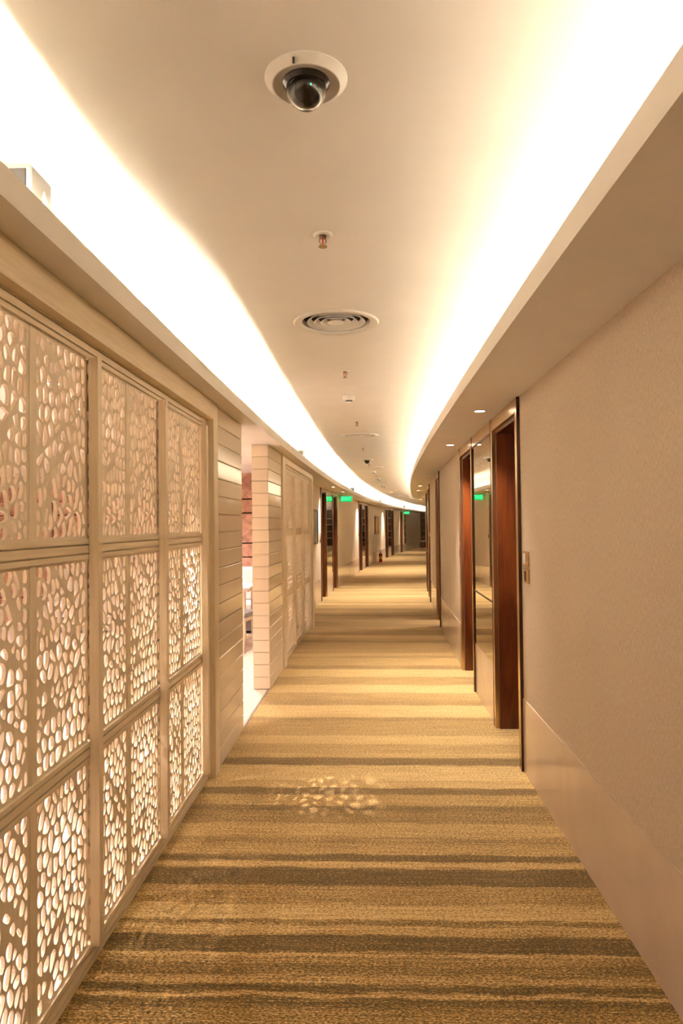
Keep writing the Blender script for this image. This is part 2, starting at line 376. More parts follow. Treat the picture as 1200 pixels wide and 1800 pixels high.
# end return of screen wall
# ------------------------------------------------------------------ doors and mirrors
def grooved(w, d=.03, n=2, g=.005, dep=.008):   # profile across w, face at y=0, grooves
    pts = [(0, -d), (0, 0)]
    for k in range(n):
        c = w*(k+1)/(n+1)*.9+w*.05
        pts += [(c-g/2, 0), (c-g/2, -dep), (c+g/2, -dep), (c+g/2, 0)]
    return pts+[(w, 0), (w, -d)]
nd = [0]
def make_door(side, x0, x1, zt, label, ajar=False):
    nd[0] += 1; flip = side == 'left'; W = x1-x0
    d = thing('door_%d' % nd[0], label, 'door', frame((x0+x1)/2, TL if flip else TR, 0, flip), None, 'structure')
    h = -1 if flip else 1                 # far side of the opening in local X
    ZH = 2.25
    for q in (-1, 1):
        a, b = sorted((q*W/2, q*(W/2+FW)))
        obj('frame_post', MB().box(a, b, -.05, .018, 0, zt-.004), M['bronze'], d)
        a, b = sorted((q*(W/2+FW), q*(W/2+FW+.004)))
        obj('edge_trim', MB().box(a, b, .0, .020, 0, zt-.004), M['bronze_dark'], d)
        a, b = sorted((q*W/2, q*(W/2-.02)))
        obj('jamb_panel', MB().box(a, b, -.23, -.012, 0, ZH), M['wood'], d)
    obj('header_panel', MB().box(-W/2, W/2, -.05, .016, ZH+.012, zt-.004), M['bronze'], d)
    obj('header_lip', MB().box(-W/2, W/2, -.05, .022, ZH, ZH+.012), M['bronze'], d)
    obj('head_lining', MB().box(-W/2+.02, W/2-.02, -.23, -.012, ZH-.02, ZH), M['wood'], d)
    if ajar:
        a = Matrix.Translation((h*(W/2-.02), -.23, 0)) @ Matrix.Rotation(math.radians(82*h), 4, 'Z')
        lf = MB(); L = W-.045
        x0_, x1_ = sorted((0, -h*L)); lf.box(x0_, x1_, -.045, 0, .006, ZH-.024)
        lf.v = [a @ v for v in lf.v]; obj('door_leaf', lf, M['wood'], d)
    else:
        lf = obj('door_leaf', MB().box(-W/2+.02, W/2-.02, -.23, -.185, .006, ZH-.022), M['wood'], d)
        hx = h*(W/2-.075)
        obj('lock_plate', MB().box(hx-.035, hx+.035, -.185, -.165, 1.10, 1.27), M['black'], d, bevel=.004)
        hd = MB().lathe([(0, -.185), (.026, -.185), (.026, -.176), (.011, -.172), (.011, -.135), (0, -.135)], 16, (hx, 0, 1.045), 'y')
        hd.tube([(hx+.01*h, -.14, 1.045), (hx-.03*h, -.14, 1.045), (hx-.13*h, -.145, 1.045)], .0105, 10)
        obj('lever_handle', hd, M['chrome'], d, smooth=True)
    return d
RL_ = ['wood lined door right of the tall mirror on the right wall, nearest the viewer', 'wood lined door just past the tall mirror on the right wall',
       'dark wood doorway alone on the right wall, light spilling onto the carpet', 'narrow wood door before the second mirror on the right wall',
       'wood door just past the second mirror on the right wall', 'door before the third mirror on the right wall, around the bend', 'door past the third mirror on the right wall, around the bend']
LL_ = ['wood lined door on the left wall beside the grey painting', 'wood lined door on the left wall below the nearer green exit sign', 'wood door just before the second mirror on the left wall',
       'wood door just past the second mirror on the left wall, before the fire extinguisher', 'wood door before the third mirror on the left wall', 'wood door past the third mirror on the left wall', 'single wood door left of the far green exit sign']
for i, (a, b) in enumerate(RD): make_door('right', a, b, ZR, RL_[i], ajar=(i == 2))
for i, (a, b) in enumerate(LD): make_door('left', a, b, ZL, LL_[i])
def make_mirror(side, x0, x1, zt, label):
    flip = side == 'left'; x0 += FW; x1 -= FW; W = x1-x0
    d = thing('wall_mirror', label, 'mirror', frame((x0+x1)/2, TL if flip else TR, .455, flip), 'tall tinted mirrors between the doors')
    b = .455
    obj('lower_pane', MB().box(-W/2+.012, W/2-.012, .002, .008, .004, .93-b), M['mirror'], d)
    obj('upper_pane', MB().box(-W/2+.012, W/2-.012, .002, .008, .945-b, 2.24-b), M['mirror'], d)
    obj('joint_strip', MB().box(-W/2+.012, W/2-.012, .002, .010, .93-b, .945-b), M['bronze_dark'], d)
    for q in (-1, 1):
        a, c = sorted((q*W/2, q*(W/2-.012)))
        obj('frame_side', MB().box(a, c, .0005, .012, 0, 2.25-b), M['bronze_dark'], d)
    obj('frame_top', MB().box(-W/2, W/2, .0005, .012, 2.24-b, 2.252-b), M['bronze_dark'], d)
    obj('header_panel', MB().box(-W/2, W/2, .0005, .016, 2.252-b, zt-.004-b), M['bronze'], d)
for i, (a, b) in enumerate(RM_): make_mirror('right', a, b, ZR, ['tall mirror between the two nearest doors on the right wall', 'second tall mirror along the right wall', 'third tall mirror on the right wall around the bend'][i])
for i, (a, b) in enumerate(LM_): make_mirror('left', a, b, ZL, ['tall mirror on the left wall reflecting the nearer green exit sign', 'second tall mirror along the left wall', 'third and farthest tall mirror on the left wall'][i])
# small lit room behind the ajar doorway
rm = thing('wall_side_room', 'small lit side room behind the open doorway on the right', 'room', frame(10.8, TR+.25), None, 'structure')
for (a, b, c, d_, e, f_) in ((9.6, 12.4, TR+2.2, TR+2.3, 0, 2.5), (9.5, 9.6, TR+.14, TR+2.3, 0, 2.5), (12.4, 12.5, TR+.14, TR+2.3, 0, 2.5), (9.5, 12.5, TR+.14, TR+2.3, 2.5, 2.58)):
    obj('wall_panel', MB().sbox(a, b, c, d_, e, f_), M['loungewall'], rm, world=True)
obj('floor_panel', MB().sbox(9.6, 12.4, TR+.6, TR+2.2, -.06, 0), M['terrazzo'], rm, world=True)

def plates(s, side, labels, grp):
    t0 = TL if side == 'left' else TR
    for k, z in enumerate((1.333, 1.228)):
        o = thing('switch_plate', labels[k], 'switch plate', frame(s, t0, z, side == 'left'), grp)
        obj('plate', MB().box(-.062, .062, 0, .010, -.043, .043), M['bronze'], o, bevel=.002)
        obj('insert', MB().box(-.012, .045, .010, .013, -.030, .030) if k == 0 else MB().box(-.008, .026, .010, .012, -.030, .030), M['white'] if k == 0 else M['bronze_dark'], o)
PG = 'bronze plates beside the doors'
plates(4.19, 'right', ('bronze doorbell plate with pale insert beside the nearest right door', 'plain bronze plate below the doorbell beside the nearest right door'), PG)
plates(7.46, 'right', ('upper bronze plate past the second right door', 'lower bronze plate past the second right door'), PG)
plates(13.60, 'right', ('upper bronze plate beside the fourth right door', 'lower bronze plate beside the fourth right door'), PG)
for s, a in ((13.66, 'between the grey painting and the left door'), (16.95, 'just past the exit sign door on the left wall'), (22.2, 'before the third left door'), (25.2, 'past the fourth left door'), (31.05, 'before the fifth left door'), (34.36, 'past the sixth left door')):
    plates(s, 'left', ('upper bronze plate '+a, 'lower bronze plate '+a), PG)

# ------------------------------------------------------------------ lattice screens
def clip(poly, n, c):                     # keep n.p <= c
    out = []
    for i in range(len(poly)):
        a, b = poly[i], poly[(i+1) % len(poly)]
        da, db = n[0]*a[0]+n[1]*a[1]-c, n[0]*b[0]+n[1]*b[1]-c
        if da <= 0: out.append(a)
        if da*db < 0:
            k = da/(da-db); out.append((a[0]+(b[0]-a[0])*k, a[1]+(b[1]-a[1])*k))
    return out
def area(p): return .5*sum(p[i][0]*p[(i+1) % len(p)][1]-p[(i+1) % len(p)][0]*p[i][1] for i in range(len(p)))
def cen(p):
    A = area(p); x = y = 0
    for i in range(len(p)):
        a, b = p[i], p[(i+1) % len(p)]; k = a[0]*b[1]-b[0]*a[1]; x += (a[0]+b[0])*k; y += (a[1]+b[1])*k
    return (x/6/A, y/6/A)
def inset(p, d):
    q = p
    for i in range(len(p)):
        a, b = p[i], p[(i+1) % len(p)]; ex, ey = b[0]-a[0], b[1]-a[1]; L = math.hypot(ex, ey)
        if L < 1e-6: continue
        n = (ey/L, -ex/L); q = clip(q, n, n[0]*a[0]+n[1]*a[1]-d)
        if len(q) < 3: return []
    return q
def chaikin(p, k):
    for _ in range(k):
        q = []
        for i in range(len(p)):
            a, b = p[i], p[(i+1) % len(p)]
            q += [(a[0]*.75+b[0]*.25, a[1]*.75+b[1]*.25), (a[0]*.25+b[0]*.75, a[1]*.25+b[1]*.75)]
        p = q
    return p
def radial(p, c, ang):                    # where the ray from c leaves the convex polygon p
    dx, dy = math.cos(ang), math.sin(ang); best = None
    for i in range(len(p)):
        a, b = p[i], p[(i+1) % len(p)]; ex, ey = b[0]-a[0], b[1]-a[1]; den = dx*ey-dy*ex
        if abs(den) < 1e-12: continue
        k = ((a[0]-c[0])*ey-(a[1]-c[1])*ex)/den; u = ((a[0]-c[0])*dy-(a[1]-c[1])*dx)/den
        if k > 0 and -1e-6 <= u <= 1+1e-6 and (best is None or k < best): best = k
    return (c[0]+dx*(best or 0), c[1]+dy*(best or 0))
PW, PH, PT = .385, .650, .011
def lattice_mesh(seed):
    rn = random.Random(seed); AS = 1.38
    nx, ny = 9, 12; pts = []
    for j in range(ny):
        for i in range(nx):
            if rn.random() < .06: continue
            pts.append(((i+.5+(.5 if j % 2 else 0)*.8+rn.uniform(-.36, .36)-.2)/nx*PW, (j+.5+rn.uniform(-.38, .38))/ny*PH/AS))
            if rn.random() < .10: pts.append((rn.uniform(0, PW), rn.uniform(0, PH/AS)))
    pts = [(min(max(x, .008), PW-.008), min(max(y, .008), PH/AS-.008)) for x, y in pts]
    box = [(0, 0), (PW, 0), (PW, PH/AS), (0, PH/AS)]
    def cells(pts):
        out = []
        for i, p in enumerate(pts):
            c = box
            for j, q in enumerate(pts):
                if i == j: continue
                dx, dy = q[0]-p[0], q[1]-p[1]; L = math.hypot(dx, dy)
                if L > .16 or L < 1e-5: continue
                n = (dx/L, dy/L); c = clip(c, n, n[0]*(p[0]+q[0])/2+n[1]*(p[1]+q[1])/2)
                if len(c) < 3: break
            out.append(c)
        return out
    for _ in range(1):
        pts = [(p[0]*.45+cen(c)[0]*.55, p[1]*.45+cen(c)[1]*.55) for p, c in zip(pts, cells(pts)) if len(c) > 2]
    veins = []
    for _ in range(8):
        x0 = rn.uniform(0, PW); y0 = rn.uniform(0, PH); a = rn.choice((-1, 1))*rn.uniform(.5, 1.25)
        L = rn.uniform(.14, .34); veins.append((x0, y0, math.cos(a), math.sin(a), L, rn.uniform(.005, .009)))
    mb = MB(); h = PT/2
    for c in cells(pts):
        if len(c) < 3: continue
        c = [(x-PW/2, y*AS) for x, y in c]
        if area(c) < 0: c = c[::-1]
        if area(c) < 1e-5: continue
        hole = inset(c, rn.uniform(.0030, .0062))
        ce = cen(c)
        for n_, c_ in (((1, 0), PW/2-.0125), ((-1, 0), PW/2-.0125), ((0, 1), PH-.010), ((0, -1), -.010)):
            if hole: hole = clip(hole, n_, c_)
        if len(hole) < 3: hole = []
        for (x0, y0, ux, uy, L, wv) in veins:
            k = (ce[0]+PW/2-x0)*ux+(ce[1]-y0)*uy
            if -.02 < k < L and hole:
                n = (-uy, ux); d = n[0]*(ce[0]+PW/2-x0)+n[1]*(ce[1]-y0)
                if abs(d) < .05:
                    if d > 0: n = (-n[0], -n[1])
                    cc = n[0]*(x0-PW/2)+n[1]*y0-wv; hole = clip(hole, n, cc)
                    if len(hole) < 3: hole = []
        if hole and abs(area(hole)) > 1.6e-4:
            ho = chaikin(hole, 2); hc = cen(ho)
            angs = sorted([2*PI*i/16+.01 for i in range(16)]+[math.atan2(y-hc[1], x-hc[0]) % (2*PI) for x, y in c])
            angs = [a for i, a in enumerate(angs) if i == 0 or a-angs[i-1] > 1e-4]; n = len(angs)
            o = [radial(c, hc, a) for a in angs]; q = [radial(ho, hc, a) for a in angs]
            vs_ = [(x, h, z) for x, z in o]+[(x, h, z) for x, z in q]+[(x, -h, z) for x, z in q]+[(x, -h, z) for x, z in o]
            fs = [(r*n+i, r*n+(i+1) % n, (r+1)*n+(i+1) % n, (r+1)*n+i) for r in range(3) for i in range(n)]
            mb.add(vs_, fs)
        else:
            n = len(c); mb.add([(x, h, z) for x, z in c]+[(x, -h, z) for x, z in c], [tuple(range(n)), tuple(range(2*n-1, n-1, -1))])
    return mb.mesh('lattice_panel')
LAT = [[lattice_mesh(11+r*7+c) for c in range(2)] for r in range(3)]
for r in LAT:
    for me in r: me.materials.append(M['lattice'])
ROWZ = [.078, .793, 1.512]
TS = -.965
def rail_prof(z0, z1, tf, d=.045, n=2):    # closed (t,z) loop, face at tf, body away from the corridor
    pts = [(tf-d, z0), (tf, z0)]; w = z1-z0
    for k in range(n):
        c = z0+w*(.28+.44*k/(max(1, n-1))); pts += [(tf, c-.003), (tf-.009, c-.003), (tf-.009, c+.003), (tf, c+.003)]
    return pts+[(tf, z1), (tf-d, z1)]
def make_screen(label, mull, sa, sb, group, sub=True, zt=2.225):
    o = thing('lattice_screen', label, 'screen', frame((sa+sb)/2, TS), group)
    for z0, z1 in ((0, .075), (.722, .79), (1.438, 1.509), (2.158, zt)):
        obj('rail', MB().sweep(rail_prof(z0, z1, TS), sa, sb, .8), M['limed_h'], o, world=True)
    MWid = .038
    for i, c in enumerate(mull):
        f = MB().prism([(x-MWid/2, y) for x, y in grooved(MWid, .034, 2)], 'z', .0752, 2.158)
        fm = frame(c, TS+.0015); f.v = [fm @ v for v in f.v]
        obj('mullion', f, M['limed'], o, world=True)
    for i in range(len(mull)-1):
        a, b = mull[i], mull[i+1]
        mid = (a+b)/2
        for r in range(3):
            obj('stile', MB().sbox(mid-.0165, mid+.0165, TS-.009, TS-.024, ROWZ[r]-.003, ROWZ[r]+.645), M['limed'], o, world=True)
            for c in range(2):
                p = link('lattice_panel', LAT[r][c], None, o)
                sc_ = (mid+(-.0165-PW/2 if c == 0 else .0165+PW/2))
                p.matrix_basis = parent_m[o].inverted() @ frame(sc_, TS-.0165, ROWZ[r]-.004, True)
    return o
PITCH = .8225
scr1 = make_screen('large limed wood lattice screen nearest the viewer on the left', [4.065-PITCH*k for k in range(5, -1, -1)], -.06, 4.10, 'wooden lattice screens')
scr2 = make_screen('smaller lattice screen beyond the second stone pillar on the left', [7.60+PITCH*k for k in range(4)], 7.56, 10.11, 'wooden lattice screens')
# surrounds: header and posts standing proud of the screens
TF = -.922
sur = scr1
obj('header_board', MB().sbox(-.92, 4.20, TF, TF-.16, 2.215, ZL-.002), M['limed_h'], sur, world=True)
obj('post_board', MB().sbox(4.20, 4.312, TF, TF-.16, 0, ZL-.002), M['limed'], sur, world=True)
obj('post_board', MB().sbox(4.105, 4.20, TS-.006, TF-.16, 0, 2.215), M['limed'], sur, world=True)
obj('post_board', MB().sbox(-.92, -.07, TF-.01, TF-.16, 0, 2.215), M['limed'], sur, world=True)
sur = scr2
obj('header_board', MB().sbox(7.335, 10.22, TF, TF-.16, 2.24, ZL-.002), M['limed_h'], sur, world=True)
obj('header_fillet', MB().sbox(7.335, 10.22, TF-.03, TF-.16, 2.222, 2.24), M['limed_h'], sur, world=True)
obj('post_board', MB().sbox(7.335, 7.56, TF, TF-.16, 0, 2.24), M['limed'], sur, world=True)
obj('post_board', MB().sbox(10.11, 10.22, TS-.004, TF-.16, 0, 2.222), M['limed'], sur, world=True)
obj('post_board', MB().sbox(10.22, 10.335, TF, TL-.1, 0, ZL-.002), M['limed'], sur, world=True)

# ------------------------------------------------------------------ stone pillars
def pillar(s0, s1, label):
    W = s1-s0; D = .16
    o = thing('stone_pillar', label, 'pillar', frame((s0+s1)/2, -.934), 'stacked stone pillars')
    obj('core', MB().box(-W/2+.012, W/2-.012, .012, D-.012, 0, ZL), M['stone'], o)
    n = 20; hh = ZL/n
    proto = MB().box(-W/2, W/2, 0, D, .0015, hh-.0015).mesh('stone_block', bevel=.005)
    for k in range(n):
        b = link('stone_block', proto, M['stone'], o); b.location = (random.uniform(-.0015, .0015), random.uniform(-.0012, .0012), k*hh)
pillar(4.315, 5.17, 'polished cream stone pillar right beside the nearest lattice screen')
pillar(6.44, 7.33, 'second cream stone pillar across the opening, its end face lit pink')

# ------------------------------------------------------------------ ceiling fittings
TCI = -.135
def onceil(s, t=TCI): return frame(s, t, ZC)
def make_dome():
    o = thing('dome_camera', 'white ceiling dome camera with clear bubble, nearest the viewer', 'security camera', onceil(1.69, -.119), 'ceiling dome cameras')
    obj('mounting_ring', MB().lathe([(.088, 0), (.104, 0), (.104, -.003), (.086, -.019), (.083, -.019), (.083, -.0)], 48), M['white'], o, smooth=True)
    obj('inner_plate', MB().lathe([(.0835, -.006), (.0835, -.017), (.060, -.012), (.059, -.002)], 48), M['grey'], o, smooth=True)
    obj('dark_collar', MB().lathe([(.0595, -.004), (.059, -.014), (.050, -.022), (.044, -.022), (.044, -.004)], 40), M['black'], o, smooth=True)
    arc = [(.050*math.cos(a), -.030-.046*math.sin(a)) for a in [PI/2*i/10 for i in range(11)]]
    arc2 = [(max(0, r-.003), z+.0028) for r, z in arc]
    bub = obj('clear_bubble', MB().lathe([(.0505, -.010)]+arc+arc2[::-1]+[(.0475, -.010)], 40), M['dome'], o, smooth=True)
    ball = obj('camera_ball', MB().lathe([(0, -.010), (.034, -.012)]+[(.0445*math.cos(a), -.030-.041*math.sin(a)) for a in [PI/2*i/8 for i in range(9)]], 32), M['black'], o, smooth=True)
    obj('screw_slot', MB().box(-.104+.004, -.087, .020, .025, -.0195, -.012), M['black'], o)
    obj('status_light', MB().lathe([(0, -.002), (.0016, -.002), (.0016, .002), (0, .002)], 8, (-.040, -.014, -.040)), M['led'], o)
    return o
dome = make_dome()
dup(dome, onceil(11.72, -.15), 'small ceiling dome camera farther down, between the round vents')
def make_sprinkler():
    o = thing('sprinkler', 'brass ceiling sprinkler just beyond the nearest dome camera', 'sprinkler', onceil(2.61, -.132), 'ceiling sprinklers')
    obj('escutcheon', MB().lathe([(.037, 0), (.037, -.004), (.030, -.008), (.018, -.006), (.018, 0)], 28), M['white'], o, smooth=True)
    obj('body', MB().lathe([(0, 0), (.013, 0), (.013, -.012), (.009, -.016), (0, -.016)], 16), M['brass'], o, smooth=True)
    fa = MB()
    for q in (-1, 1): fa.tube([(0, q*.011, -.012), (0, q*.013, -.028), (0, q*.003, -.044)], .0025, 6)
    obj('frame_arms', fa, M['brass'], o)
    obj('glass_bulb', MB().tube([(0, 0, -.016), (0, 0, -.042)], .0028, 8), M['redbulb'], o, smooth=True)
    obj('deflector', MB().lathe([(0, -.044), (.017, -.046), (.017, -.048), (0, -.050)], 20), M['brass'], o, smooth=True)
    return o
spr = make_sprinkler()
for s, t, l in ((4.95, -.129, 'second sprinkler, between the first round vent and the smoke detector'), (7.40, -.117, 'third sprinkler, just before the second round vent'), (9.93, -.137, 'fourth sprinkler, just past the second round vent'),
                (12.55, -.15, 'sprinkler just past the far dome camera'), (15.29, -.141, 'sixth sprinkler along the ceiling row'), (17.0, -.16, 'seventh sprinkler along the ceiling row'), (20.2, -.21, 'eighth sprinkler along the ceiling row'), (24.5, -.2, 'farthest sprinkler on the ceiling')):
    dup(spr, onceil(s, t), l)
def make_vent():
    o = thing('round_vent', 'large round ceiling air diffuser nearest the viewer', 'air vent', onceil(3.755, -.132), 'round ceiling air diffusers')
    R0 = .236
    obj('outer_rim', MB().lathe([(R0-.012, 0), (R0, 0), (R0, -.004), (R0-.006, -.010), (R0-.040, -.006), (R0-.046, .012)], 56), M['white'], o, smooth=True)
    for k, r in enumerate((.160, .122, .084)):
        obj('cone_ring', MB().lathe([(r, -.001-.001*k), (r+.0015, .0005-.001*k), (r-.020, .022), (r-.024, .022), (r-.003, -.001-.001*k)], 48, close=True), M['white'], o, smooth=True)
    obj('centre_cone', MB().lathe([(0, -.004), (.044, -.003), (.046, -.001), (.030, .018), (0, .020)], 40), M['white'], o, smooth=True)
    obj('dark_throat', MB().lathe([(R0-.046, .0), (R0-.046, .030), (0, .030)], 40), M['void'], o)
    return o
# the slab has a round hole at each vent so that the throat is really recessed
VENTS = [(3.755, -.132), (8.56, -.128), (13.44, -.146), (17.95, -.2), (22.6, -.2), (27.2, -.2)]
vent = make_vent()
for (s, t), l in zip(VENTS[1:], ('second round ceiling air diffuser', 'third round ceiling air diffuser, past the far dome camera', 'fourth round ceiling air diffuser', 'fifth round ceiling air diffuser', 'farthest round ceiling air diffuser')):
    dup(vent, onceil(s, t), l)
def make_smoke():
    o = thing('smoke_detector', 'white smoke detector between two sprinklers on the ceiling', 'smoke detector', onceil(5.92, -.138), 'ceiling smoke detectors')
    obj('base', MB().lathe([(0, 0), (.054, 0), (.054, -.030), (.048, -.040), (0, -.040)], 36), M['white'], o, smooth=True)
    obj('chamber', MB().lathe([(.031, -.038), (.029, -.052), (.026, -.052), (.026, -.038)], 28), M['black'], o)
    obj('cap', MB().lathe([(0, -.052), (.029, -.052), (.025, -.060), (0, -.062)], 28), M['white'], o, smooth=True)
    return o
smk = make_smoke()
for s, t, l in ((14.3, -.153, 'smoke detector past the third round vent'), (16.42, -.161, 'smoke detector before the fourth round vent'), (19.4, -.22, 'smoke detector past the fourth round vent'), (23.6, -.23, 'smoke detector past the fifth round vent')):
    dup(smk, onceil(s, t), l)

# vents: cut the slab
slab = [c for c in ceil.children if c.name.startswith('ceiling_slab')][0]
cut = MB()
for s, t in VENTS: cut.lathe([(0, -.05), (.188, -.05), (.188, .032), (0, .032)], 40, tuple(P(s, t, ZC)))
cutm = cut.mesh('cut', inv=parent_m[ceil].inverted()); co = bpy.data.objects.new('cutter', cutm); COL.objects.link(co); co.parent = ceil
bpy.context.view_layer.update()
md = slab.modifiers.new('holes', 'BOOLEAN'); md.object = co; md.operation = 'DIFFERENCE'; md.solver = 'EXACT'
bpy.context.view_layer.update()
me2 = bpy.data.meshes.new_from_object(slab.evaluated_get(bpy.context.evaluated_depsgraph_get()))
slab.modifiers.clear(); slab.data = me2
if not me2.materials: me2.materials.append(M['paint'])
bpy.data.objects.remove(co)

# downlights
def make_downlight(s, t, z, label, group, power, col, soft=.03, size=104, blend=1.0, aim=None, first=[None]):
    if first[0] is None:
        o = thing('downlight', label, 'downlight', frame(s, t, z), group)
        obj('trim_ring', MB().lathe([(.036, .001), (.047, .001), (.047, -.002), (.036, -.005), (.034, -.001)], 32), M['white'], o, smooth=True)
        obj('lens', MB().lathe([(0, -.002), (.035, -.002)], 32), M['lens'], o)
        first[0] = o
    else: o = dup(first[0], frame(s, t, z), label, group)
    ld = bpy.data.lights.new('downlight_lamp', 'SPOT'); ld.energy = power; ld.color = col
    ld.spot_size = math.radians(size); ld.spot_blend = blend; ld.shadow_soft_size = soft
    lo = bpy.data.objects.new('lamp', ld); COL.objects.link(lo); lo.parent = o; lo.location = (0, 0, -.012)
    if aim: lo.rotation_euler = (frame(s, t, z).inverted() @ aim).to_track_quat('-Z', 'Y').to_euler()
    return o
GR, GLf = 'downlights in the right soffit', 'downlights in the left soffit'
for s, t, l in ((4.88, .829, 'recessed downlight above the nearest right door'), (6.97, .843, 'recessed downlight above the second right door'), (14.41, .816, 'recessed downlight above the fourth right door'),
                (16.35, .801, 'recessed downlight above the fifth right door'), (-2.5, .83, 'added fill downlight in the right soffit, unseen behind the viewer'),  (22.47, .80, 'recessed downlight at the bend of the right soffit'), (24.55, .80, 'farthest visible downlight in the right soffit')):  # the one behind the viewer is added to brighten the near walls
    make_downlight(s, t, ZR, l, GR, DOWN_W, DOWNC)
for s, t, l in ((13.83, -.95, 'downlight above the left door beside the grey painting'), (15.88, -.95, 'downlight above the left door near the exit sign'), (21.9, -.94, 'downlight above the third left door'), (23.8, -.94, 'downlight above the fourth left door'),
                (30.2, -.94, 'downlight above the fifth left door'), (32.4, -.94, 'downlight above the sixth left door'), (37.3, -.94, 'downlight above the last left door')):
    make_downlight(s, t, ZL, l, GLf, DOWN_W*.5, DOWNC)
GLo = 'downlights in the lounge ceiling'
k = 0
for s, t, l in ((7.18, -1.45, 'lounge downlight seen in the gap between the pillars'), (4.55, -1.95, 'lounge downlight behind the first pillar'), (2.6, -2.1, 'lounge downlight behind the middle of the near screen'), (.6, -2.1, 'lounge downlight behind the near end of the screen'),
                (9.2, -2.4, 'lounge downlight over the sofa'), (5.8, -3.6, 'lounge downlight deep in the room past the opening'), (3.4, -4.2, 'lounge downlight deep in the room behind the screen'), (8.2, -4.4, 'lounge downlight deep in the room near the stone wall'), (1.0, -4.4, 'lounge downlight at the far corner of the room')):
    make_downlight(s, t, 2.36, l, GLo, LOUNGE_W*(.55 if 'pillar' in l else 1.0), LOUNGEC, .30, 130, .5)
make_downlight(3.75, -1.72, 2.36, 'tilted lounge spotlight casting flecks through the lattice onto the carpet', GLo, 210, LOUNGEC, .008, 15, .8, P(3.95, -.18, 0))
ld = make_downlight(10.9, TR+1.2, 2.5, 'downlight inside the small side room', 'downlights in the side room', 90, LOUNGEC, .05, 130, .5)

# cove speakers
def make_speaker():
    o = thing('cove_speaker', 'white loudspeaker with grey grille tucked in the left cove, nearest the viewer', 'loudspeaker', frame(1.83, -.93, ZL+.021), 'loudspeakers in the left cove')
    obj('cabinet', MB().box(-.03, .10, -.055, .062, 0, .195), M['speaker'], o, bevel=.012, seg=3, smooth=True)
    obj('grille', MB().box(-.034, -.029, -.044, .050, .016, .178), M['grille'], o, bevel=.003)
    obj('side_bracket', MB().tube([(.045, -.052, .03), (.04, -.062, .06), (.04, -.062, .12), (.05, -.052, .15)], .007, 8), M['white'], o, smooth=True)
    return o
spk = make_speaker()
for s, l in ((8.9, 'white loudspeaker in the left cove above the smaller lattice screen'), (18.0, 'small loudspeaker in the left cove past the exit sign'), (27.0, 'small loudspeaker in the left cove above the gold painting'), (36.5, 'farthest loudspeaker in the left cove')):
    dup(spk, frame(s, -.93, ZL+.021), l)

# exit signs, mounted across the left wall
def text_mesh(body, size):
    cu = bpy.data.curves.new('t', 'FONT'); cu.body = body; cu.size = size; cu.align_x = 'CENTER'; cu.align_y = 'CENTER'; cu.extrude = .0012
    ob = bpy.data.objects.new('t', cu); COL.objects.link(ob); bpy.context.view_layer.update()
    me = bpy.data.meshes.new_from_object(ob.evaluated_get(bpy.context.evaluated_depsgraph_get()))
    bpy.data.objects.remove(ob); return me
EX = text_mesh('EXIT', .125); EX.materials.clear(); EX.materials.append(M['signtext'])
def make_sign(s, z, label):
    o = thing('exit_sign', label, 'exit sign', frame(s, TL, z), 'green exit signs')
    Wd, H = .30, .15; y0 = -.045-Wd
    obj('bracket', MB().box(-.012, .012, -.045, 0, .045, .105), M['white'], o)
    obj('housing', MB().box(-.018, .018, y0, -.045, 0, H), M['white'], o, bevel=.003)
    f = obj('face_panel', MB().box(-.021, -.0181, y0+.006, -.051, .006, H-.006), M['sign'], o)
    obj('face_panel', MB().box(.0181, .021, y0+.006, -.051, .006, H-.006), M['sign'], o)
    tx = link('lettering', EX, M['signtext'], o)
    tx.matrix_basis = Matrix.Translation((-.0222, (y0-.045)/2, H/2)) @ Matrix(((0, 0, -1, 0), (-1, 0, 0, 0), (0, 1, 0, 0), (0, 0, 0, 1)))
    return o
make_sign(17.35, 2.135, 'lit green exit sign projecting from the left wall, nearer one')
make_sign(38.4, 2.11, 'lit green exit sign at the far bend of the corridor')

# paintings
def painting(s0, s1, z0, z1, mat, label):
    W = s1-s0; o = thing('painting', label, 'painting', frame((s0+s1)/2, TL, z0, True), 'paintings on the left wall'); H = z1-z0; b = .03
    for nm, x in (('frame_side', -W/2), ('frame_side', W/2-b)): obj(nm, MB().box(x, x+b, .001, .035, 0, H), M['bronze_dark'], o)
    for nm, z in (('frame_bottom', 0), ('frame_top', H-b)): obj(nm, MB().box(-W/2+b, W/2-b, .001, .035, z, z+b), M['bronze_dark'], o)
    obj('canvas', MB().box(-W/2+b, W/2-b, .001, .022, b, H-b), mat, o)
def canvas(name, stops, sc, dist):
    ma, nt, b = new(name); f = noise(nt, coords(nt, 'Object', (1, 1, .6)), sc, 6, .65, dist)
    r = ramp(nt, stops); nt.links.new(f, r.inputs[0]); nt.links.new(r.outputs[0], b.inputs['Base Color']); b.inputs['Roughness'].default_value = .4; return ma
painting(12.36, 13.18, 1.19, 1.84, canvas('grey_abstract', [(.3, (.05, .06, .07)), (.45, (.22, .22, .20)), (.55, (.36, .29, .18)), (.7, (.46, .42, .34))], 4, 1.5), 'grey and ochre abstract painting beside the first left door')
painting(27.3, 28.5, 1.17, 1.87, canvas('gold_abstract', [(.3, (.22, .09, .02)), (.5, (.50, .26, .06)), (.7, (.66, .44, .16))], 4, 1.5), 'golden abstract painting above the fire extinguisher')

